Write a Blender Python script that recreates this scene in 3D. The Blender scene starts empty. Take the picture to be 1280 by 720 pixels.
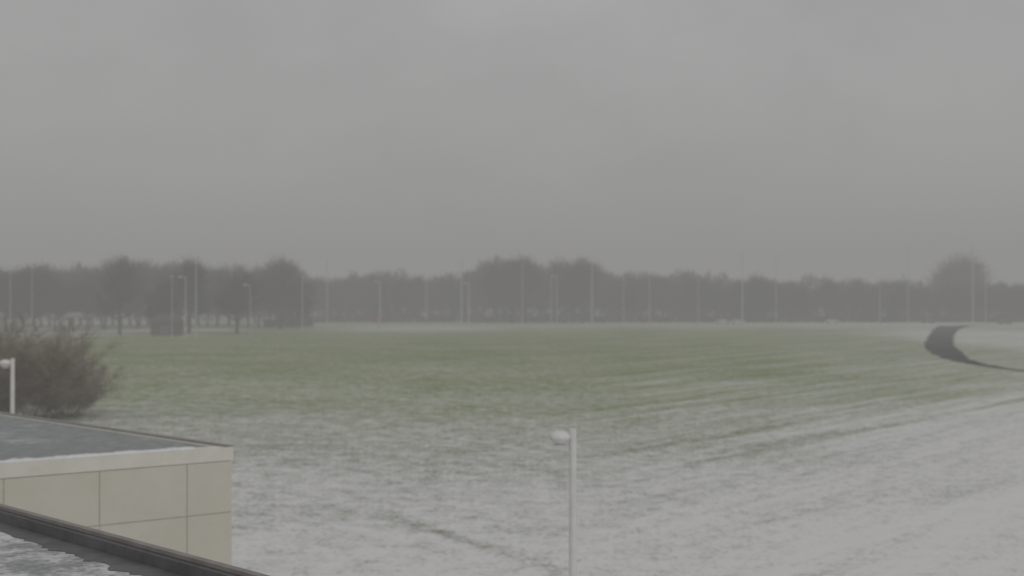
import bpy, bmesh, math, random
from mathutils import Vector, Matrix
random.seed(7)
scene=bpy.context.scene
scene.view_settings.view_transform='Standard'; scene.view_settings.look='None'; scene.view_settings.exposure=0
col=scene.collection
F=1500.0; H=9.0; HY=370.0
def g(px,py):            # ground point seen along a survey direction
    d=H*F/(py-HY); return ((px-640)/F*d, d)
def at(px,d): return (px-640)/F*d

# ---------------------------------------------------------------- materials
def new_mat(name):
    m=bpy.data.materials.new(name); m.use_nodes=True
    nt=m.node_tree; return m,nt,nt.nodes["Principled BSDF"]
def N(nt,t,**kw):
    n=nt.nodes.new(t)
    for k,v in kw.items(): setattr(n,k,v)
    return n
def noise(nt,vec,scale,detail=4,rough=.6):
    n=N(nt,'ShaderNodeTexNoise'); n.inputs['Scale'].default_value=scale
    n.inputs['Detail'].default_value=detail; n.inputs['Roughness'].default_value=rough
    nt.links.new(vec,n.inputs['Vector']); return n.outputs['Fac']
def math_(nt,op,a,b=None,clamp=False):
    n=N(nt,'ShaderNodeMath',operation=op); n.use_clamp=clamp
    for i,v in enumerate((a,b)):
        if v is None: continue
        if isinstance(v,(int,float)): n.inputs[i].default_value=v
        else: nt.links.new(v,n.inputs[i])
    return n.outputs[0]
def maprange(nt,v,a,b,c=0,d=1,smooth=True):
    n=N(nt,'ShaderNodeMapRange'); n.interpolation_type='SMOOTHSTEP' if smooth else 'LINEAR'
    nt.links.new(v,n.inputs[0])
    for i,x in enumerate((a,b,c,d)): n.inputs[i+1].default_value=x
    return n.outputs[0]
def mixc(nt,f,a,b):
    n=N(nt,'ShaderNodeMix',data_type='RGBA')
    if isinstance(f,(int,float)): n.inputs[0].default_value=f
    else: nt.links.new(f,n.inputs[0])
    for i,v in ((6,a),(7,b)):
        if isinstance(v,tuple): n.inputs[i].default_value=(*v,1)
        else: nt.links.new(v,n.inputs[i])
    return n.outputs[2]
def objco(nt,scale=(1,1,1),rot=0):
    tc=N(nt,'ShaderNodeTexCoord'); src=tc.outputs['Object']
    if rot:
        m0=N(nt,'ShaderNodeMapping'); m0.inputs['Rotation'].default_value=(0,0,rot); nt.links.new(src,m0.inputs['Vector']); src=m0.outputs[0]
    mp=N(nt,'ShaderNodeMapping'); mp.inputs['Scale'].default_value=scale
    nt.links.new(src,mp.inputs['Vector']); return mp.outputs[0]
def worn(name,c1,c2,scale=3,rough=.7,bump=.15,metal=0):
    m,nt,b=new_mat(name); v=objco(nt)
    n1=noise(nt,v,scale,6,.65)
    f=maprange(nt,n1,.35,.65)
    nt.links.new(mixc(nt,f,c1,c2),b.inputs['Base Color'])
    b.inputs['Roughness'].default_value=rough; b.inputs['Metallic'].default_value=metal
    bp=N(nt,'ShaderNodeBump'); bp.inputs['Strength'].default_value=bump; bp.inputs['Distance'].default_value=.02
    nt.links.new(n1,bp.inputs['Height']); nt.links.new(bp.outputs[0],b.inputs['Normal'])
    return m

def bark(name,c,c2):
    m,nt,b=new_mat(name)
    oi=N(nt,'ShaderNodeObjectInfo'); v=objco(nt)
    n=noise(nt,v,.6,4)
    base=mixc(nt,maprange(nt,n,.35,.65),c,c2)
    r=math_(nt,'MULTIPLY_ADD',oi.outputs['Random'],.8); 
    r.node.inputs[2].default_value=.55
    mx=N(nt,'ShaderNodeVectorMath',operation='SCALE'); nt.links.new(base,mx.inputs[0]); nt.links.new(r,mx.inputs['Scale'])
    nt.links.new(mx.outputs[0],b.inputs['Base Color']); b.inputs['Roughness'].default_value=.9
    b.inputs['Specular IOR Level'].default_value=.15
    return m
M_trunk=bark('trunk_bark',(.03,.026,.022),(.05,.042,.036))
M_twig=bark('twigs',(.045,.037,.029),(.078,.062,.047))
M_brown=bark('brown_leaves',(.085,.055,.036),(.12,.08,.052))
M_ever=bark('evergreen_needles',(.025,.033,.023),(.04,.05,.035))
M_shrub=bark('shrub_twigs',(.20,.175,.135),(.28,.25,.195))
M_white=worn('painted_white_metal',(.66,.66,.65),(.74,.74,.73),2,.5,.03)
M_lampglobe=worn('lamp_diffuser',(.66,.66,.65),(.74,.74,.73),4,.5,.02)
M_farpole=worn('galvanised_pole',(.42,.42,.42),(.52,.52,.51),.5,.6,.03)
M_panel=worn('cream_panel',(.60,.585,.50),(.645,.63,.55),.7,.6,.04)
M_fascia=worn('cream_fascia',(.68,.665,.59),(.74,.725,.66),1.5,.6,.06)
M_joint=worn('panel_joint',(.46,.445,.40),(.52,.50,.46),4,.8,.1)
M_coping=worn('grey_brown_coping',(.21,.185,.18),(.28,.25,.24),3,.5,.08)
M_dark=worn('dark_membrane',(.085,.085,.09),(.14,.138,.14),2,.6,.2)
M_shed=worn('brown_shed_boards',(.07,.05,.038),(.10,.075,.058),2,.8,.2)
M_glass=worn('car_glass',(.04,.04,.045),(.06,.06,.065),2,.2,0)
M_tyre=worn('tyre_rubber',(.03,.03,.03),(.04,.04,.04),5,.9,.1)
M_carw=worn('white_car_paint',(.42,.42,.42),(.5,.5,.5),2,.4,0)
M_card=worn('dark_car_paint',(.04,.04,.05),(.06,.06,.07),2,.3,0)
M_orange=worn('orange_sign_face',(.42,.17,.11),(.50,.20,.13),3,.6,0)
M_tan=worn('pale_tan_grass',(.40,.365,.29),(.56,.53,.46),.06,.95,.1)

def snow_on(name,dark1,dark2,cover=.5,scale=.7,snowc=(.62,.62,.64),soft=.07,rough=.45,spec=.5):
    m,nt,b=new_mat(name); v=objco(nt)
    n1=noise(nt,v,scale,7,.62); n2=noise(nt,v,scale*7,4,.6)
    s=math_(nt,'ADD',n1,math_(nt,'MULTIPLY',math_(nt,'SUBTRACT',n2,.5),.35))
    f=maprange(nt,s,.62-cover*.25-soft*.6,.62-cover*.25+soft)
    base=mixc(nt,maprange(nt,n2,.35,.65),dark1,dark2)
    nt.links.new(mixc(nt,f,base,snowc),b.inputs['Base Color'])
    nt.links.new(maprange(nt,f,0,1,rough,.85),b.inputs['Roughness']); b.inputs['Specular IOR Level'].default_value=spec
    bp=N(nt,'ShaderNodeBump'); bp.inputs['Strength'].default_value=.4; bp.inputs['Distance'].default_value=.03
    nt.links.new(s,bp.inputs['Height']); nt.links.new(bp.outputs[0],b.inputs['Normal'])
    return m
M_roofwing=snow_on('wet_roof_membrane',(.20,.21,.215),(.27,.285,.29),.1,.5,(.44,.45,.455))
M_roofnear=snow_on('snowy_roof_membrane',(.22,.225,.23),(.33,.335,.34),.52,1.9,(.68,.68,.69),.16)
M_snow=worn('snow',(.70,.70,.71),(.82,.82,.83),3,.85,.4)
M_road=snow_on('wet_asphalt',(.010,.010,.013),(.024,.024,.028),.02,.30,(.22,.22,.21),.12,rough=.95,spec=.1)
M_snowroad=snow_on('snow_covered_road',(.36,.35,.33),(.46,.45,.43),.9,.12,(.74,.73,.71))

# ground
M_ground,nt,b=new_mat('grass_with_snow')
tc=N(nt,'ShaderNodeTexCoord'); V=tc.outputs['Object']
sep=N(nt,'ShaderNodeSeparateXYZ'); nt.links.new(V,sep.inputs[0]); X,Y=sep.outputs[0],sep.outputs[1]
cr=N(nt,'ShaderNodeValToRGB'); 
big=noise(nt,V,.02,4,.55)
Yd=math_(nt,'ADD',Y,math_(nt,'MULTIPLY',math_(nt,'SUBTRACT',big,.5),50.0))
nt.links.new(maprange(nt,Yd,0,400,0,1,False),cr.inputs[0])
stops=[(.0,.86),(.09,.79),(.13,.67),(.18,.50),(.25,.36),(.34,.27),(.46,.195),(.62,.17),(.78,.21),(.9,.35)]
e=cr.color_ramp.elements
e[0].position,e[0].color=stops[0][0],(stops[0][1],)*3+(1,)
e[1].position,e[1].color=stops[-1][0],(stops[-1][1],)*3+(1,)
for p,v in stops[1:-1]:
    q=e.new(p); q.color=(v,v,v,1)
f0=cr.outputs[0]
s=math_(nt,'SUBTRACT',math_(nt,'MULTIPLY',X,.75),math_(nt,'MULTIPLY',Y,.66))
s=math_(nt,'ADD',s,math_(nt,'MULTIPLY',math_(nt,'SUBTRACT',noise(nt,V,.08,4),.5),5))
f1=maprange(nt,s,-39.0,-35,0,.18)
f1=math_(nt,'MULTIPLY',f1,maprange(nt,Y,55,110,.35,1))
f1b=maprange(nt,math_(nt,'DIVIDE',X,math_(nt,'MAXIMUM',Y,20)),.08,.42,0,.17)
dx=math_(nt,'SUBTRACT',X,114); dy=math_(nt,'MULTIPLY',math_(nt,'SUBTRACT',Y,240),.40)
rr=math_(nt,'SQRT',math_(nt,'ADD',math_(nt,'MULTIPLY',dx,dx),math_(nt,'MULTIPLY',dy,dy)))
f2=maprange(nt,rr,20,42,.28,0)
# thin snow on the slight rise in front of the wood
ex=math_(nt,'ADD',X,26); ey=math_(nt,'MULTIPLY',math_(nt,'SUBTRACT',Y,325),.9)
er=math_(nt,'SQRT',math_(nt,'ADD',math_(nt,'MULTIPLY',ex,ex),math_(nt,'MULTIPLY',ey,ey)))
f2=math_(nt,'ADD',f2,maprange(nt,er,8,38,.20,0))
f3=maprange(nt,math_(nt,'ADD',X,math_(nt,'MULTIPLY',Y,.36)),-14,8,.16,0)
f3=math_(nt,'MULTIPLY',f3,maprange(nt,Y,150,70,0,1))
f=math_(nt,'ADD',math_(nt,'ADD',f0,f1),math_(nt,'ADD',f2,math_(nt,'ADD',f3,f1b)))
na=noise(nt,objco(nt,(.35,.60,1),.5),1,6,.72)
nb=noise(nt,objco(nt,(.06,.70,1),-.85),1,6,.70)
nb2=noise(nt,objco(nt,(.012,.30,1),-.85),1,3,.6)
nc=noise(nt,V,4.2,4,.75)
nc2=noise(nt,V,1.1,3,.6)
nd=noise(nt,V,.045,5,.6)
side=maprange(nt,math_(nt,'SUBTRACT',X,math_(nt,'MULTIPLY',Y,.05)),-6,10)
nm=N(nt,'ShaderNodeMix'); nt.links.new(side,nm.inputs[0]); nt.links.new(na,nm.inputs[2]); nt.links.new(nb,nm.inputs[3])
nn=math_(nt,'MULTIPLY',math_(nt,'SUBTRACT',nm.outputs[0],.5),1.2)
nn=math_(nt,'ADD',nn,math_(nt,'MULTIPLY',math_(nt,'SUBTRACT',nc,.5),2.1))
nn=math_(nt,'ADD',nn,math_(nt,'MULTIPLY',math_(nt,'SUBTRACT',nc2,.5),1.1))
nn=math_(nt,'ADD',nn,math_(nt,'MULTIPLY',math_(nt,'SUBTRACT',nd,.5),.65))
nn=math_(nt,'ADD',nn,math_(nt,'MULTIPLY',math_(nt,'SUBTRACT',nb2,.5),math_(nt,'MULTIPLY',side,1.0)))
def track(x0,y0,x1,y1,w,amp):
    L=math.hypot(x1-x0,y1-y0); nx,ny=-(y1-y0)/L,(x1-x0)/L; tx,ty=(x1-x0)/L,(y1-y0)/L
    d=math_(nt,'ADD',math_(nt,'MULTIPLY',math_(nt,'SUBTRACT',X,x0),nx),math_(nt,'MULTIPLY',math_(nt,'SUBTRACT',Y,y0),ny))
    d=math_(nt,'ADD',d,math_(nt,'MULTIPLY',math_(nt,'SUBTRACT',noise(nt,V,.35,4),.5),2.6))
    a=maprange(nt,math_(nt,'ABSOLUTE',d),0,w,amp,0)
    t=math_(nt,'ADD',math_(nt,'MULTIPLY',math_(nt,'SUBTRACT',X,x0),tx),math_(nt,'MULTIPLY',math_(nt,'SUBTRACT',Y,y0),ty))
    a=math_(nt,'MULTIPLY',a,math_(nt,'MULTIPLY',maprange(nt,t,-3,2),maprange(nt,t,L+3,L-2)))
    return a
trk=math_(nt,'ADD',track(*g(490,645),*g(700,712),1.0,-.30),track(*g(560,560),*g(980,655),.9,-.10))
trk=math_(nt,'ADD',trk,track(*g(840,585),*g(1290,497),1.0,-.18))
nn2=math_(nt,'MULTIPLY',nn,maprange(nt,Y,40,280,.95,.42))
m_=maprange(nt,math_(nt,'ADD',math_(nt,'ADD',f,nn2),trk),-.06,1.0,0,1,True)
grass=mixc(nt,maprange(nt,noise(nt,V,.05,5,.6),.35,.65),(.15,.215,.035),(.21,.25,.065))
dead=mixc(nt,maprange(nt,nc,.3,.7),(.19,.20,.135),(.28,.285,.21))
gr=mixc(nt,maprange(nt,Yd,50,115),dead,grass)
nt.links.new(mixc(nt,m_,gr,(.83,.825,.825)),b.inputs['Base Color'])
b.inputs['Roughness'].default_value=.95; b.inputs['Specular IOR Level'].default_value=.1
bp=N(nt,'ShaderNodeBump'); bp.inputs['Strength'].default_value=.35; bp.inputs['Distance'].default_value=.09
nt.links.new(nn,bp.inputs['Height']); nt.links.new(bp.outputs[0],b.inputs['Normal'])

# ---------------------------------------------------------------- helpers
def link(name,me,mat=None,parent=None,loc=None):
    o=bpy.data.objects.new(name,me); col.objects.link(o)
    if mat and not me.materials: me.materials.append(mat)
    if parent: o.parent=parent
    if loc: o.location=loc
    return o
def empty(name,loc=(0,0,0)):
    o=bpy.data.objects.new(name,None); o.empty_display_size=.3; col.objects.link(o); o.location=loc; return o
def tag(o,label=None,cat=None,group=None,kind=None):
    if label:o['label']=label
    if cat:o['category']=cat
    if group:o['group']=group
    if kind:o['kind']=kind
def mesh(name,vs,fs,smooth=False):
    me=bpy.data.meshes.new(name); me.from_pydata([tuple(v) for v in vs],[],fs); me.update()
    if smooth:
        for p in me.polygons:p.use_smooth=True
    return me
def bm_mesh(name,bm,smooth=False):
    me=bpy.data.meshes.new(name); bm.normal_update(); bm.to_mesh(me); bm.free()
    if smooth:
        for p in me.polygons:p.use_smooth=True
    return me
def prism(name,poly,z0,z1):
    n=len(poly)
    a=sum(poly[i][0]*poly[(i+1)%n][1]-poly[(i+1)%n][0]*poly[i][1] for i in range(n))
    if a<0: poly=poly[::-1]
    vs=[(x,y,z0) for x,y in poly]+[(x,y,z1) for x,y in poly]
    fs=[tuple(range(n))[::-1],tuple(range(n,2*n))]+[(i,(i+1)%n,(i+1)%n+n,i+n) for i in range(n)]
    return mesh(name,vs,fs)
def tube(vs,fs,p0,p1,r0,r1,k=5,cap=False):
    p0=Vector(p0);p1=Vector(p1);d=(p1-p0)
    if d.length<1e-6:return
    d.normalize(); u=d.orthogonal().normalized(); w=d.cross(u); b0=len(vs)
    for p,r in((p0,r0),(p1,r1)):
        for i in range(k):
            a=2*math.pi*i/k; vs.append(p+u*math.cos(a)*r+w*math.sin(a)*r)
    for i in range(k): fs.append((b0+i,b0+(i+1)%k,b0+k+(i+1)%k,b0+k+i))
    if cap:
        fs.append(tuple(range(b0,b0+k))[::-1]); fs.append(tuple(range(b0+k,b0+2*k)))

# ---------------------------------------------------------------- ground, roads
def grid_ground():
    xs=[-3000,-1500,-700]+[i*20 for i in range(-20,21)]+[700,1500,3000]
    ys=[-600,-200]+[i*10 for i in range(0,60)]+[700,1000,1600,3500]
    vs=[(x,y,0) for y in ys for x in xs]; nx=len(xs)
    fs=[(j*nx+i,j*nx+i+1,(j+1)*nx+i+1,(j+1)*nx+i) for j in range(len(ys)-1) for i in range(nx-1)]
    return mesh('ground',vs,fs)
o=link('ground',grid_ground(),M_ground); tag(o,'grass field thinly covered with patchy snow','ground',kind='structure')

def ribbon(pts,widths,z,rag=.12):
    rr_=random.Random(5); P=[Vector(p) for p in pts]; out=[];W=[]
    for i in range(len(P)-1):
        p0=P[max(i-1,0)];p1=P[i];p2=P[i+1];p3=P[min(i+2,len(P)-1)]
        for k in range(20):
            t=k/20
            out.append(.5*((2*p1)+(-p0+p2)*t+(2*p0-5*p1+4*p2-p3)*t*t+(-p0+3*p1-3*p2+p3)*t**3)); W.append(widths[i]*(1-t)+widths[i+1]*t)
    out.append(P[-1]);W.append(widths[-1])
    vs=[];fs=[]
    for i,p in enumerate(out):
        d=(out[min(i+1,len(out)-1)]-out[max(i-1,0)]).normalized(); n=Vector((-d.y,d.x))
        a=W[i]/2+rag*rr_.uniform(-1,1)*min(1,W[i]/3); c=W[i]/2+rag*rr_.uniform(-1,1)*min(1,W[i]/3)
        vs+= [(p.x+n.x*a,p.y+n.y*a,z),(p.x-n.x*c,p.y-n.y*c,z)]
    fs=[(2*i,2*i+1,2*i+3,2*i+2) for i in range(len(out)-1)]
    return mesh('ribbon',vs,fs)
rp=[g(1196,407.2),g(1188,409),g(1181,414),g(1176,422),g(1175,432),g(1187,444),g(1211,453),g(1262,461.5),g(1330,469),g(1450,479)]
o=link('road',ribbon(rp,[9.5,7.6,6.0,5.2,5.0,4.6,2.6,1.4,1.2,1.2],.012,.45),M_road); tag(o,'dark wet asphalt road bending through the snowy grass','road',kind='structure')
o=link('road',ribbon([g(1195,407.4),g(1225,406.2),g(1260,405.8),g(1330,405.4)],[4.5,3.6,3,3],.016,.3),M_road); tag(o,'thin dark asphalt lane joining the bend','road',kind='structure')
o=link('road',ribbon([(-10,388),(60,390),(120,388),(180,390),(300,394)],[3,5,9,11,11],.008),M_snowroad); tag(o,'snow covered road running along the wood edge','road',kind='structure')
o=link('path',ribbon([(-190,262),(-135,268),(-100,272),(-70,276)],[9,8,6,3],.008),M_snowroad); tag(o,'snow covered path beside the trees','path',kind='structure')
o=link('snow_clearing',ribbon([(-240,300),(-150,306),(-96,312),(-70,314)],[70,60,40,10],.006),M_tan); tag(o,'pale tan clearing with thin snow behind the trees','ground',kind='structure')

# ---------------------------------------------------------------- buildings
C=Vector((-5.61,24.06)); fd=Vector((-3.62,-2.43)); bd=Vector((-7.63,6.97))
B=C+fd*1.72; kd=Vector((-3.8,3.6))
wing=empty('flat_roofed_building',(C.x,C.y,0)); tag(wing,'low flat roofed building wing clad in cream panels','building')
inv=(-C.x,-C.y,0)
def wpart(name,me,mat,label=None):
    o=link(name,me,mat,wing,inv)
    if label:o['label']=label
    return o
D=C+bd*2.5; E=B+kd*5
n_f=Vector((fd.y,-fd.x)).normalized()
if n_f.dot(Vector((0,-1)))<0:n_f=-n_f
fdu=fd.normalized(); bdu=bd.normalized()
n_b=Vector((bdu.y,-bdu.x))
if n_b.dot(Vector((1,1)))<0:n_b=-n_b
Ci=C+fdu*(.05/abs(n_b.dot(fdu)))           # inner corner, still on the front plane
wpart('wall',prism('wall',[tuple(Ci),tuple(B),tuple(E),tuple(D-n_b*.05)],0,5.86),M_joint)
L=(B-C).length
marks=[0,.92,2.60,4.29,5.98,L]
zs=[(4.69,5.70),(3.02,4.672),(1.34,3.0),(.1,1.32)]
for i in range(len(marks)-1):
    for z0,z1 in zs:
        a=C+fdu*(marks[i]+.009); c=C+fdu*(marks[i+1]-.009)
        wpart('cladding_panel',prism('p',[tuple(a+n_f*.003),tuple(c+n_f*.003),tuple(c+n_f*.016),tuple(a+n_f*.016)],z0,z1),M_panel)
Lb=(D-C).length; k=0
while k<Lb-.1:
    k2=min(k+1.9,Lb)
    a=C+bdu*(k+.03)-n_b*.047; c=C+bdu*(k2-.015)-n_b*.047
    wpart('cladding_panel',prism('p',[tuple(a),tuple(c),tuple(c+n_b*.042),tuple(a+n_b*.042)],.1,5.70),M_panel)
    k=k2
wpart('fascia',prism('f',[tuple(C+n_f*.03-fdu*.02),tuple(B+n_f*.03),tuple(B-n_f*.25),tuple(C-n_f*.25)],5.715,5.985),M_fascia)
wpart('fascia',prism('f',[tuple(C-n_b*.2+bdu*.3),tuple(C+n_b*.02+bdu*.05),tuple(D+n_b*.02),tuple(D-n_b*.2)],5.72,5.98),M_fascia)
wpart('roof',prism('r',[tuple(C-n_b*.22-n_f*.1),tuple(B-n_f*.26),tuple(E),tuple(D-n_b*.22)],5.87,5.955),M_roofwing)
wpart('coping',prism('c',[tuple(C-n_b*.13+bdu*.0),tuple(C+n_b*.03),tuple(D+n_b*.03),tuple(D-n_b*.13)],5.988,6.01),M_coping)
vs=[];fs=[];n=120
for i in range(n+1):
    t=.75+(L-.75)*i/n; w=.11+.08*random.random()+.06*math.sin(i*.35)+.04*math.sin(i*1.3)
    w=max(.02,w); p=C+fdu*t-n_f*.0; q=p-n_f*(w+.12)
    h=.03+.02*random.random()
    vs+=[(p.x,p.y,5.987),(p.x-n_f.x*.03,p.y-n_f.y*.03,5.985+h),(q.x,q.y,5.985+h*.7),(q.x,q.y,5.95)]
for i in range(n):
    for j in range(3): fs.append((4*i+j,4*i+4+j,4*i+5+j,4*i+1+j))
wpart('snow_ridge',mesh('s',vs,fs,True),M_snow)

p0=Vector((-6.04,14.36)); dn=Vector((3.84,-3.58)).normalized(); s0=p0-dn*26; s1=p0+dn*14
nin=Vector((dn.y,-dn.x))
if nin.dot(Vector((0,-1)))<0: nin=-nin
own=empty('flat_roofed_building',(p0.x,p0.y,0)); tag(own,'flat roof with brown edged parapet and melting snow','building')
def opart(name,me,mat): return link(name,me,mat,own,(-p0.x,-p0.y,0))
s2=Vector((s1.x,-12)); s3=Vector((s0.x,-12))
i0=s0+nin*.16;i1=s1+nin*.16
opart('wall',prism('w',[tuple(s0+nin*.03),tuple(s1+nin*.03),tuple(s2),tuple(s3)],0,6.2),M_panel)
opart('roof',prism('r',[tuple(i0),tuple(i1),tuple(s2),tuple(s3)],6.203,6.34),M_roofnear)
opart('parapet',prism('p',[tuple(s0+nin*.03),tuple(s1+nin*.03),tuple(i1-nin*.01),tuple(i0-nin*.01)],6.203,6.455),M_dark)
opart('coping',prism('c',[tuple(s0),tuple(s1),tuple(s1+nin*.08),tuple(s0+nin*.08)],6.46,6.50),M_coping)
vs=[];fs=[];n=420; rg=random.Random(9)
for i in range(n+1):
    p=i0+(i1-i0)*i/n; dd=(i1-i0).length*i/n-26; w=.14+.12*max(0,min(1,(dd+1)/3))+.02*math.sin(i*.9)+.10*rg.random()**2
    q=p+nin*w; vs+=[(p.x,p.y,6.345),(q.x,q.y,6.345)]
for i in range(n): fs.append((2*i,2*i+1,2*i+3,2*i+2))
opart('gutter_strip',mesh('g',vs,fs),M_dark)

# ---------------------------------------------------------------- near lamps
def near_lamp(px,depth,top,label):
    r=empty('street_lamp',(at(px,depth),depth,0)); tag(r,label,'street lamp',group='white rounded lamps beside the building')
    vs=[];fs=[]
    tube(vs,fs,(0,0,0),(0,0,top),.078,.066,16,True)
    tube(vs,fs,(0,0,0),(0,0,.25),.13,.12,16,True)
    tube(vs,fs,(0,0,top),(0,0,top+.02),.072,.072,16,True)
    link('post',mesh('post',vs,fs),M_white,r)
    vs=[];fs=[]; tube(vs,fs,(-.05,0,top-.12),(-.14,0,top-.12),.035,.035,8,True)
    link('arm',mesh('arm',vs,fs),M_white,r)
    bm=bmesh.new(); bmesh.ops.create_uvsphere(bm,u_segments=28,v_segments=16,radius=1)
    for v in bm.verts:
        z=v.co.z; v.co.x*=.20; v.co.y*=.20; v.co.z=z*(.115 if z>0 else .15)
        if z<-.3: v.co.x*=.92; v.co.y*=.92
    link('lamp_head',bm_mesh('head',bm,True),M_lampglobe,r,(-.24,0,top-.13))
    vs=[];fs=[]; tube(vs,fs,(0,0,-.135),(0,0,-.165),.12,.10,20,True)
    link('lamp_lens',mesh('lens',vs,fs),M_white,r,(-.24,0,top-.13))
    return r
near_lamp(716,22,6.55,'white lamp post with rounded head standing on snowy grass')
near_lamp(16,40,6.9,'white lamp post with rounded head behind the roof')

# ---------------------------------------------------------------- far poles
def pole_meshes():
    vs=[];fs=[]; tube(vs,fs,(0,0,0),(0,0,12),.20,.11,8,True); tube(vs,fs,(0,0,0),(0,0,.5),.32,.32,8,True)
    pm=mesh('pole',vs,fs); pm.materials.append(M_farpole)
    vs=[];fs=[]; tube(vs,fs,(-.1,0,11.8),(-.8,0,12.0),.07,.05,6,True); am=mesh('arm',vs,fs); am.materials.append(M_farpole)
    bm=bmesh.new(); bmesh.ops.create_cube(bm,size=1)
    for v in bm.verts:
        v.co.x*=1.0; v.co.y*=.5; v.co.z*=.28
        if v.co.z>0: v.co.x*=.7; v.co.y*=.7
    bmesh.ops.bevel(bm,geom=bm.edges[:],offset=.04,segments=2,affect='EDGES')
    hm=bm_mesh('luminaire',bm); hm.materials.append(M_farpole)
    return pm,am,hm
PM,AM,HM=pole_meshes()
poles=[(13,338,423,1),(40,333,423,0),(215,345,422,0),(232,346,423,1),(245,328,422,0),(313,356,421,1),(378,345,412,0),(409,326,412,0),
(475,352,411,1),(533,342,406.5,0),(577,322,407,0),(586,354,407,1),(653,330,407,0),(689,345,407,0),(696,345,407,1),(740,328,407,0),
(779,346,407,0),(812,348,407,0),(873,350,407,0),(928,314,406,0),(970,318,406,0),(1100,350,406,0),(1135,308,406,0),(1216,302,405,0),(1232,318,405,0)]
for i,(px,ty,by,hd) in enumerate(poles):
    x,y=g(px,by); h=(by-ty)/F*y
    r=empty('light_pole',(x,y,0))
    tag(r,'pale light pole with lamp arm by the trees' if hd else 'tall thin pale pole standing at the wood edge','light pole',group='tall poles along the wood edge')
    s=h/12; th=(1.1 if px in(475,232,245,577,740,928,1216,586) else .65)*(1 if y>300 else .7)
    def child(nm,me,loc=(0,0,0),sc=(1,1,1)):
        o=bpy.data.objects.new(nm,me); col.objects.link(o); o.parent=r; o.location=loc; o.scale=sc; return o
    child('pole',PM,sc=(th,th,s))
    if hd:
        child('arm',AM,loc=(0,0,h-12)); child('luminaire',HM,loc=(-1.1,0,h+.02))
    else:
        child('luminaire',HM,loc=(0,0,h-.05),sc=(.6,.6,.8))
x,y=g(474,411)
r=empty('road_sign',(x,y-.5,0)); tag(r,'orange diamond road sign on a thin post','road sign')
vs=[];fs=[];tube(vs,fs,(0,0,0),(0,0,2.4),.06,.06,8,True); link('post',mesh('post',vs,fs),M_farpole,r)
a=.8; vs=[(0,-.07,1.7),(a,-.07,1.7+a),(0,-.07,1.7+2*a),(-a,-.07,1.7+a)]; vs+=[(q[0],-.10,q[2]) for q in vs]
link('sign_panel',mesh('sp',vs,[(0,1,2,3),(7,6,5,4),(0,4,5,1),(1,5,6,2),(2,6,7,3),(3,7,4,0)]),M_orange,r)

# ---------------------------------------------------------------- trees
def blade(vs,fs,p,d,l,w,rnd):
    d=Vector(d).normalized(); u=Vector((rnd.uniform(-1,1),rnd.uniform(-1,1),rnd.uniform(-1,1))).cross(d)
    if u.length<1e-4:return
    u=u.normalized()*w/2; b0=len(vs); q=p+d*l
    vs.extend([p-u,p+u,q+u*.4,q-u*.4]); fs.append((b0,b0+1,b0+2,b0+3))
def make_tree(seed,h,wid,low,dens,twl=1.0,tww=.10,zc=.52):
    rnd=random.Random(seed); tv=[];tf=[];cv=[];cf=[]; tr=h*.02; tips=[]
    ph=[rnd.uniform(0,6.28) for _ in range(4)]
    def inside(p):
        a=math.atan2(p.y,p.x); zz=(p.z/h-zc)/((1-zc) if p.z/h>zc else (zc-low*.8))
        lump=1+.22*math.sin(2*a+ph[0]+p.z*.4)+.18*math.sin(3*a+ph[1]-p.z*.7)+.14*math.sin(5*a+ph[2]+p.z)
        rr=math.hypot(p.x,p.y)/(wid*h*lump)
        return rr*rr+zz*zz
    def grow(p,d,l,r,lev,lim):
        q=p
        for i in range(3):
            d=(d+Vector((rnd.uniform(-.22,.22),rnd.uniform(-.22,.22),rnd.uniform(-.06,.2)))).normalized()
            n=q+d*l/3; r2=r*.75
            if inside(n)>lim: return
            tube(tv,tf,q,n,r,r2,6 if lev<2 else 4); q=n; r=r2
            if lev>=1: tips.append((q.copy(),d.copy()))
            if lev<3 and (i>0 or lev>0):
                for _ in range(2):
                    a=rnd.uniform(0,2*math.pi); o=Vector((math.cos(a),math.sin(a),rnd.uniform(-.2,.9)))
                    nd=(d*.6+o*.8).normalized(); grow(q.copy(),nd,l*rnd.uniform(.5,.75),r*.6,lev+1,lim)
        if lev<3: grow(q.copy(),d,l*.6,r*.8,lev+1,lim)
    q=Vector((0,0,0)); n=8; r=tr
    for i in range(n):
        nx=Vector((q.x+rnd.uniform(-.025,.025)*h,q.y+rnd.uniform(-.025,.025)*h,h*.8*(i+1)/n)); r2=tr*(1-.85*(i+1)/n)+.03
        tube(tv,tf,q,nx,r*(1.5 if i==0 else 1),r2,8); q=nx; r=r2
        if (i+1)/n*.8>=low:
            for _ in range(4):
                a=rnd.uniform(0,2*math.pi); fr=(i+1)/n
                grow(q.copy(),Vector((math.cos(a),math.sin(a),.1+.9*fr)).normalized(),wid*h*rnd.uniform(.45,.85),r*.55+.03,2 if rnd.random()<.4 else 1,rnd.uniform(.4,1.5))
    grow(q.copy(),Vector((0,0,1)),h*.14,r,2,1.2)
    k=dens/max(1,len(tips))
    for p,d in tips:
        e_=inside(p); kk=int(k*rnd.uniform(.1,1.9)*(1.6-1.3*min(1.2,e_))*(1.3-.7*p.z/h)+rnd.random())
        for _ in range(kk):
            o=Vector((rnd.gauss(0,1),rnd.gauss(0,1),rnd.gauss(.45,1))).normalized()
            blade(cv,cf,p+o*rnd.uniform(0,.8)*twl,(o*.8+d*.9),twl*rnd.uniform(.5,2.3),tww*rnd.uniform(.4,1.3)*(1.15-.75*min(1,e_)),rnd)
    return mesh('trunk',tv,tf,True),mesh('crown',cv,cf)
variants=[]
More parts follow.
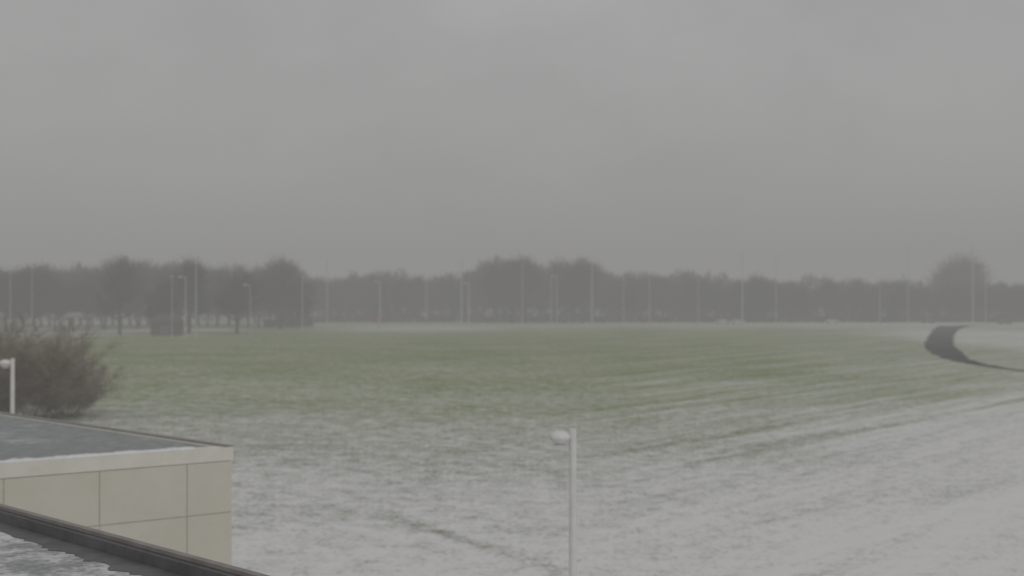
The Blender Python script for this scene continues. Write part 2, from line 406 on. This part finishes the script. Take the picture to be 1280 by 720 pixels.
for i,(wd,low,dn_,mt) in enumerate([(.36,.16,3200,M_twig),(.44,.15,3600,M_twig),(.38,.18,2800,M_brown),(.47,.18,3000,M_twig),(.45,.14,3600,M_brown),(.42,.2,1500,M_twig),(.34,.15,2300,M_brown)]):
    t,c=make_tree(200+i,15,wd,low,dn_,1.05,.15)
    t.materials.append(M_trunk); c.materials.append(mt); variants.append((t,c,15,mt))
def fir(seed):
    rnd=random.Random(seed); tv=[];tf=[];cv=[];cf=[]
    tube(tv,tf,(0,0,0),(0,0,14.6),.25,.03,8)
    for i in range(4200):
        z=1+13.6*rnd.random()**1.25; R=(15-z)/14*3.4*rnd.uniform(.35,1.05)*(1+.15*math.sin(z*3.1)); a=rnd.uniform(0,6.283)
        p=Vector((math.cos(a)*R,math.sin(a)*R,z)); blade(cv,cf,p,(math.cos(a),math.sin(a),rnd.uniform(-.6,.3)),rnd.uniform(.4,.9),.28,rnd)
    t=mesh('trunk',tv,tf,True);c=mesh('crown',cv,cf);t.materials.append(M_trunk);c.materials.append(M_ever); return t,c,15,M_ever
variants.append(fir(5)); FIR=7
def put_tree(x,y,h,vi,label,group='trees at the edge of the wood',wx=None):
    t,c,h0,mt=variants[vi]; r=empty('fir_tree' if vi==FIR else 'tree',(x,y,0)); s=h/h0*random.uniform(.97,1.03)
    k=wx or random.uniform(.8,1.15)
    r.scale=(s*k,s*k,s); r.rotation_euler=(0,0,random.uniform(0,6.28))
    tag(r,label,'tree',group=group)
    for nm,me in(('trunk',t),('crown',c)):
        o=bpy.data.objects.new(nm,me); col.objects.link(o); o.parent=r
outline=[(-40,333),(60,334),(110,333),(135,327),(155,321),(180,329),(205,335),(235,323),(262,334),(290,335),(320,336),(350,327),(370,338),(385,345),(430,343),(480,341),(560,342),(600,332),(620,325),(655,325),(675,334),(705,325),(735,328),(760,340),(800,345),(850,340),(870,338),(890,345),(960,350),(1040,349),(1100,351),(1170,353),(1300,355)]
def top_at(px):
    for (a,ya),(b_,yb) in zip(outline,outline[1:]):
        if a<=px<=b_: return ya+(yb-ya)*(px-a)/(b_-a)
    return outline[-1][1]
LB='bare winter tree with dense brown twigs in fog'
px=-20
while px<1300:
    by=417-13*min(1,max(0,(px-60)/340)) if px<400 else 404
    by+=random.uniform(-1.2,.6)-1.5
    x,y=g(px,max(by,402.2)); y+=random.uniform(0,12)
    x=at(px,y)
    tp=top_at(px)+random.uniform(0,18); h=H+(HY-tp)/F*y
    vi=random.choice([0,1,2,3,4,5,0,1,6]) 
    if random.random()<.05: vi=FIR
    put_tree(x,y,max(6,h),vi,LB if vi!=FIR else 'dark conical evergreen tree at the wood edge')
    px+=random.uniform(12,21) if px>400 else random.uniform(18,28)
px=-30
while px<1310:
    y=(340 if px<380 else 415)+random.uniform(0,30); x=at(px,y)
    h=H+(HY-top_at(px)+random.uniform(-10,4))/F*y
    put_tree(x,y,h,random.choice([0,1,3,4,5,6]),LB)
    px+=random.uniform(10,15)
for px,by,tp,vi,lb in [(150,419,323,4,'broad brown leaved tree with a short trunk'),(296,417,342,3,'round crowned tree with a stout dark trunk standing forward'),(236,416,323,0,'tall dark tree beside light poles'),(350,411,328,1,'tall dark bare tree above its neighbours'),
    (205,418,350,4,'dense dark tree next to a shed'),(618,404,325,5,'tall bare tree above the wood'),(640,404,327,6,'tall bare tree above the wood'),(656,404,324,0,'tall bare tree above the wood'),(706,404,324,5,'tall bare tree above the wood'),(728,404,328,0,'tall bare tree above the wood'),(1183,399.5,325,5,'tall sparse tree rising above the low wood'),(1200,399,320,5,'tall sparse tree rising above the low wood'),(1213,399,325,6,'tall sparse tree rising above the low wood')]:
    x,y=g(px,by); put_tree(x,y,H+(HY-tp)/F*y,vi,lb)
# far wood mass (one object)
rnd=random.Random(3); vs=[];fs=[]
for i in range(46000):
    px=rnd.uniform(-60,1340); y=rnd.uniform(455,560); 
    if px<380: y-=50
    tp=top_at(px)+3+4*math.sin(px*.11)+3*math.sin(px*.047+1)+3*math.sin(px*.31)
    hz=H+(HY-tp)/F*y; z=rnd.random()**1.05*hz*(1-.12*rnd.random())
    p=Vector((at(px,y),y,z)); blade(vs,fs,p,(rnd.gauss(0,.5),rnd.gauss(0,.5),1),rnd.uniform(1,2.6),rnd.uniform(.25,.6),rnd)
o=link('distant_wood',mesh('wood',vs,fs),M_twig); tag(o,'far hazy mass of bare woodland','wood',kind='stuff')
vs=[];fs=[]
for i in range(22000):
    px=rnd.uniform(330,1340); y=rnd.uniform(398,445) if px>390 else rnd.uniform(345,370)
    hz=(2.6+1.4*math.sin(px*.09)+1.2*math.sin(px*.23+2))
    z=rnd.random()**1.3*max(.8,hz)
    p=Vector((at(px,y),y,z)); blade(vs,fs,p,(rnd.gauss(0,.6),rnd.gauss(0,.6),1),rnd.uniform(.7,1.8),rnd.uniform(.12,.35),rnd)
o=link('undergrowth',mesh('brush',vs,fs),M_twig); tag(o,'tangled brown undergrowth between the tree trunks','undergrowth',kind='stuff')

# near shrub
def shrub():
    rnd=random.Random(11); tv=[];tf=[];cv=[];cf=[]
    for i in range(58):
        a=rnd.uniform(0,6.283); q=Vector((math.cos(a)*rnd.uniform(0,2.2),math.sin(a)*rnd.uniform(0,1.5),0)); lean=rnd.uniform(.05,1.3)
        d=Vector((math.cos(a)*lean,math.sin(a)*lean,1)).normalized(); Ls=rnd.uniform(3.4,6.3)*(1-.06*lean); r=.024
        for s_ in range(8):
            d=(d+Vector((rnd.uniform(-.18,.18),rnd.uniform(-.18,.18),-.03))).normalized(); nq=q+d*Ls/8
            tube(tv,tf,q,nq,r,r*.8,4); q=nq; r*=.8
            if s_>=1:
                for _ in range(3):
                    dd=(d*.7+Vector((rnd.gauss(0,.7),rnd.gauss(0,.7),rnd.uniform(-.25,.6)))).normalized(); L2=rnd.uniform(.5,1.4)
                    e_=q+dd*L2; tube(tv,tf,q,e_,max(.006,r*.4),.004,3)
                    for k in range(16):
                        t=rnd.random(); d3=(dd*.9+Vector((rnd.gauss(0,.8),rnd.gauss(0,.8),rnd.gauss(.1,.6)))).normalized()
                        blade(cv,cf,q+dd*L2*t,d3,rnd.uniform(.3,1.0),.015,rnd)
    return mesh('stems',tv,tf),mesh('twigs',cv,cf)
st,tw=shrub()
for px,y,sc,lb in [(34,86,1.22,'large brown leafless shrub beyond the roof'),(84,90,.80,'smaller brown leafless shrub with spreading twigs'),(-14,84,1.1,'large brown leafless shrub beyond the roof')]:
    r=empty('shrub',(at(px,y),y,0)); tag(r,lb,'shrub',group='leafless shrubs near the building'); r.scale=(sc,)*3; r.rotation_euler=(0,0,px)
    for nm,me in(('stems',st),('twigs',tw)):
        if not me.materials: me.materials.append(M_shrub)
        o=bpy.data.objects.new(nm,me); col.objects.link(o); o.parent=r

# ---------------------------------------------------------------- shelter, shed, cars
x,y=g(94,421)
r=empty('picnic_shelter',(x,y,0)); tag(r,'small open shelter with pale posts and pitched roof','shelter')
for sx in(-1.9,1.9):
    for sy in(-1.5,1.5):
        vs=[];fs=[];tube(vs,fs,(sx,sy,0),(sx,sy,4.3),.14,.14,8,True); link('post',mesh('post',vs,fs),M_coping,r)
link('roof',mesh('roof',[(-2.4,-2,4.3),(2.4,-2,4.3),(2.4,2,4.3),(-2.4,2,4.3),(-1.4,0,5.4),(1.4,0,5.4)],[(3,2,1,0),(0,1,5,4),(2,3,4,5),(1,2,5),(3,0,4)]),M_coping,r)
x,y=g(206,419.5)
r=empty('shed',(x,y,0)); tag(r,'brown wooden shed with low gabled roof among trees','shed')
W=3.2
link('wall',prism('w',[(-W,0),(W,0),(W,4),(-W,4)],0,3.0),M_shed,r)
link('roof',mesh('roof',[(-W-.3,-.4,3.0),(W+.3,-.4,3.0),(W+.3,4.4,3.0),(-W-.3,4.4,3.0),(-W+.9,2,4.9),(W-.9,2,4.9)],[(3,2,1,0),(0,1,5,4),(2,3,4,5),(1,2,5),(3,0,4)]),M_shed,r)
link('door',prism('d',[(-1,-.05),(1,-.05),(1,-.005),(-1,-.005)],.05,2.3),M_dark,r)

def car_meshes():
    prof=[(-2.2,.35),(-2.25,.75),(-2.05,.95),(-1.3,1.0),(-.7,1.42),(.8,1.45),(1.6,1.02),(2.15,.9),(2.25,.6),(2.2,.35)]
    bm=bmesh.new(); A=[bm.verts.new((x,-.85 if z<1.1 else -.68,z)) for x,z in prof]; B_=[bm.verts.new((x,.85 if z<1.1 else .68,z)) for x,z in prof]
    bm.faces.new(A); bm.faces.new(B_[::-1])
    for i in range(len(prof)):
        j=(i+1)%len(prof); bm.faces.new((A[j],A[i],B_[i],B_[j]))
    body=bm_mesh('body',bm)
    win=mesh('window',[(-1.05,-.87,1.03),(1.3,-.87,1.03),(.75,-.72,1.36),(-.65,-.72,1.36),(-1.05,.87,1.03),(1.3,.87,1.03),(.75,.72,1.36),(-.65,.72,1.36)],[(0,1,2,3),(7,6,5,4),(0,3,7,4),(1,5,6,2)])
    vs=[];fs=[];tube(vs,fs,(0,-.1,0),(0,.1,0),.33,.33,16,True); wh=mesh('wheel',vs,fs)
    win.materials.append(M_glass); wh.materials.append(M_tyre); return body,win,wh
bw,win,wh=car_meshes(); bd2=bw.copy(); bw.materials.append(M_carw); bd2.materials.append(M_card)
for px,y,dark,rot in [(903,390,0,0),(922,389,0,3.14),(1040,391,0,0),(1256,384,1,.2),(1160,392,1,0)]:
    r=empty('parked_car',(at(px,y),y,.012)); r.rotation_euler=(0,0,rot)
    tag(r,'dark car on the snow covered road' if dark else 'white car on the snow covered road','car',group='cars on the far road')
    for nm,me,l in [('body',bd2 if dark else bw,(0,0,0)),('window',win,(0,0,0))]+[('wheel',wh,(sx,sy,.33)) for sx in(-1.4,1.4) for sy in(-.78,.78)]:
        o=bpy.data.objects.new(nm,me); col.objects.link(o); o.parent=r; o.location=l

# ---------------------------------------------------------------- fog bank
fm=bpy.data.materials.new('fog'); fm.use_nodes=True; nt=fm.node_tree; nt.nodes.clear()
out=N(nt,'ShaderNodeOutputMaterial'); ab=N(nt,'ShaderNodeVolumeAbsorption'); em=N(nt,'ShaderNodeEmission'); ad=N(nt,'ShaderNodeAddShader')
SIG=.0023; FOG=(.283,.281,.273)
ab.inputs['Color'].default_value=(0,0,0,1); ab.inputs['Density'].default_value=SIG
em.inputs['Color'].default_value=(*FOG,1); em.inputs['Strength'].default_value=SIG  # daylight scattered by the fog is put in as even emission of the volume
nt.links.new(ab.outputs[0],ad.inputs[0]); nt.links.new(em.outputs[0],ad.inputs[1]); nt.links.new(ad.outputs[0],out.inputs['Volume'])
o=link('fog',prism('fog',[(-2900,-500),(2900,-500),(2900,3400),(-2900,3400)],-4,72),fm); tag(o,'grey winter fog hanging over the field','fog',kind='structure')

# ---------------------------------------------------------------- world + sun
w=bpy.data.worlds.new('World'); scene.world=w; w.use_nodes=True; nt=w.node_tree
bg=nt.nodes['Background']; sky=N(nt,'ShaderNodeTexSky',sky_type='NISHITA'); sky.sun_disc=False
sky.sun_elevation=math.radians(32); sky.sun_rotation=math.radians(200)
tc=N(nt,'ShaderNodeTexCoord'); mp=N(nt,'ShaderNodeMapping'); mp.inputs['Scale'].default_value=(1,1,1.6); nt.links.new(tc.outputs['Generated'],mp.inputs[0])
n1=noise(nt,mp.outputs[0],3.4,6,.6)
cl=mixc(nt,maprange(nt,n1,.3,.7),(3.85,3.84,3.84),(4.6,4.58,4.57))
nt.links.new(mixc(nt,.97,sky.outputs[0],cl),bg.inputs[0]); bg.inputs[1].default_value=.1
sd=bpy.data.lights.new('sun','SUN'); sd.energy=.8; sd.angle=math.radians(40); sd.color=(1,.98,.95)
so=bpy.data.objects.new('sun',sd); col.objects.link(so); so.rotation_euler=(math.radians(58),0,math.radians(20))

# ---------------------------------------------------------------- camera
cd=bpy.data.cameras.new('camera'); cam=bpy.data.objects.new('camera',cd); col.objects.link(cam)
cam.location=(0,0,H); cam.rotation_euler=(math.radians(90)+math.atan(10/F),0,0)
cd.sensor_width=36; cd.lens=F/1280*36; cd.clip_end=9000; cd.clip_start=.1
cd.dof.use_dof=True; cd.dof.focus_distance=11; cd.dof.aperture_fstop=1.15
scene.camera=cam
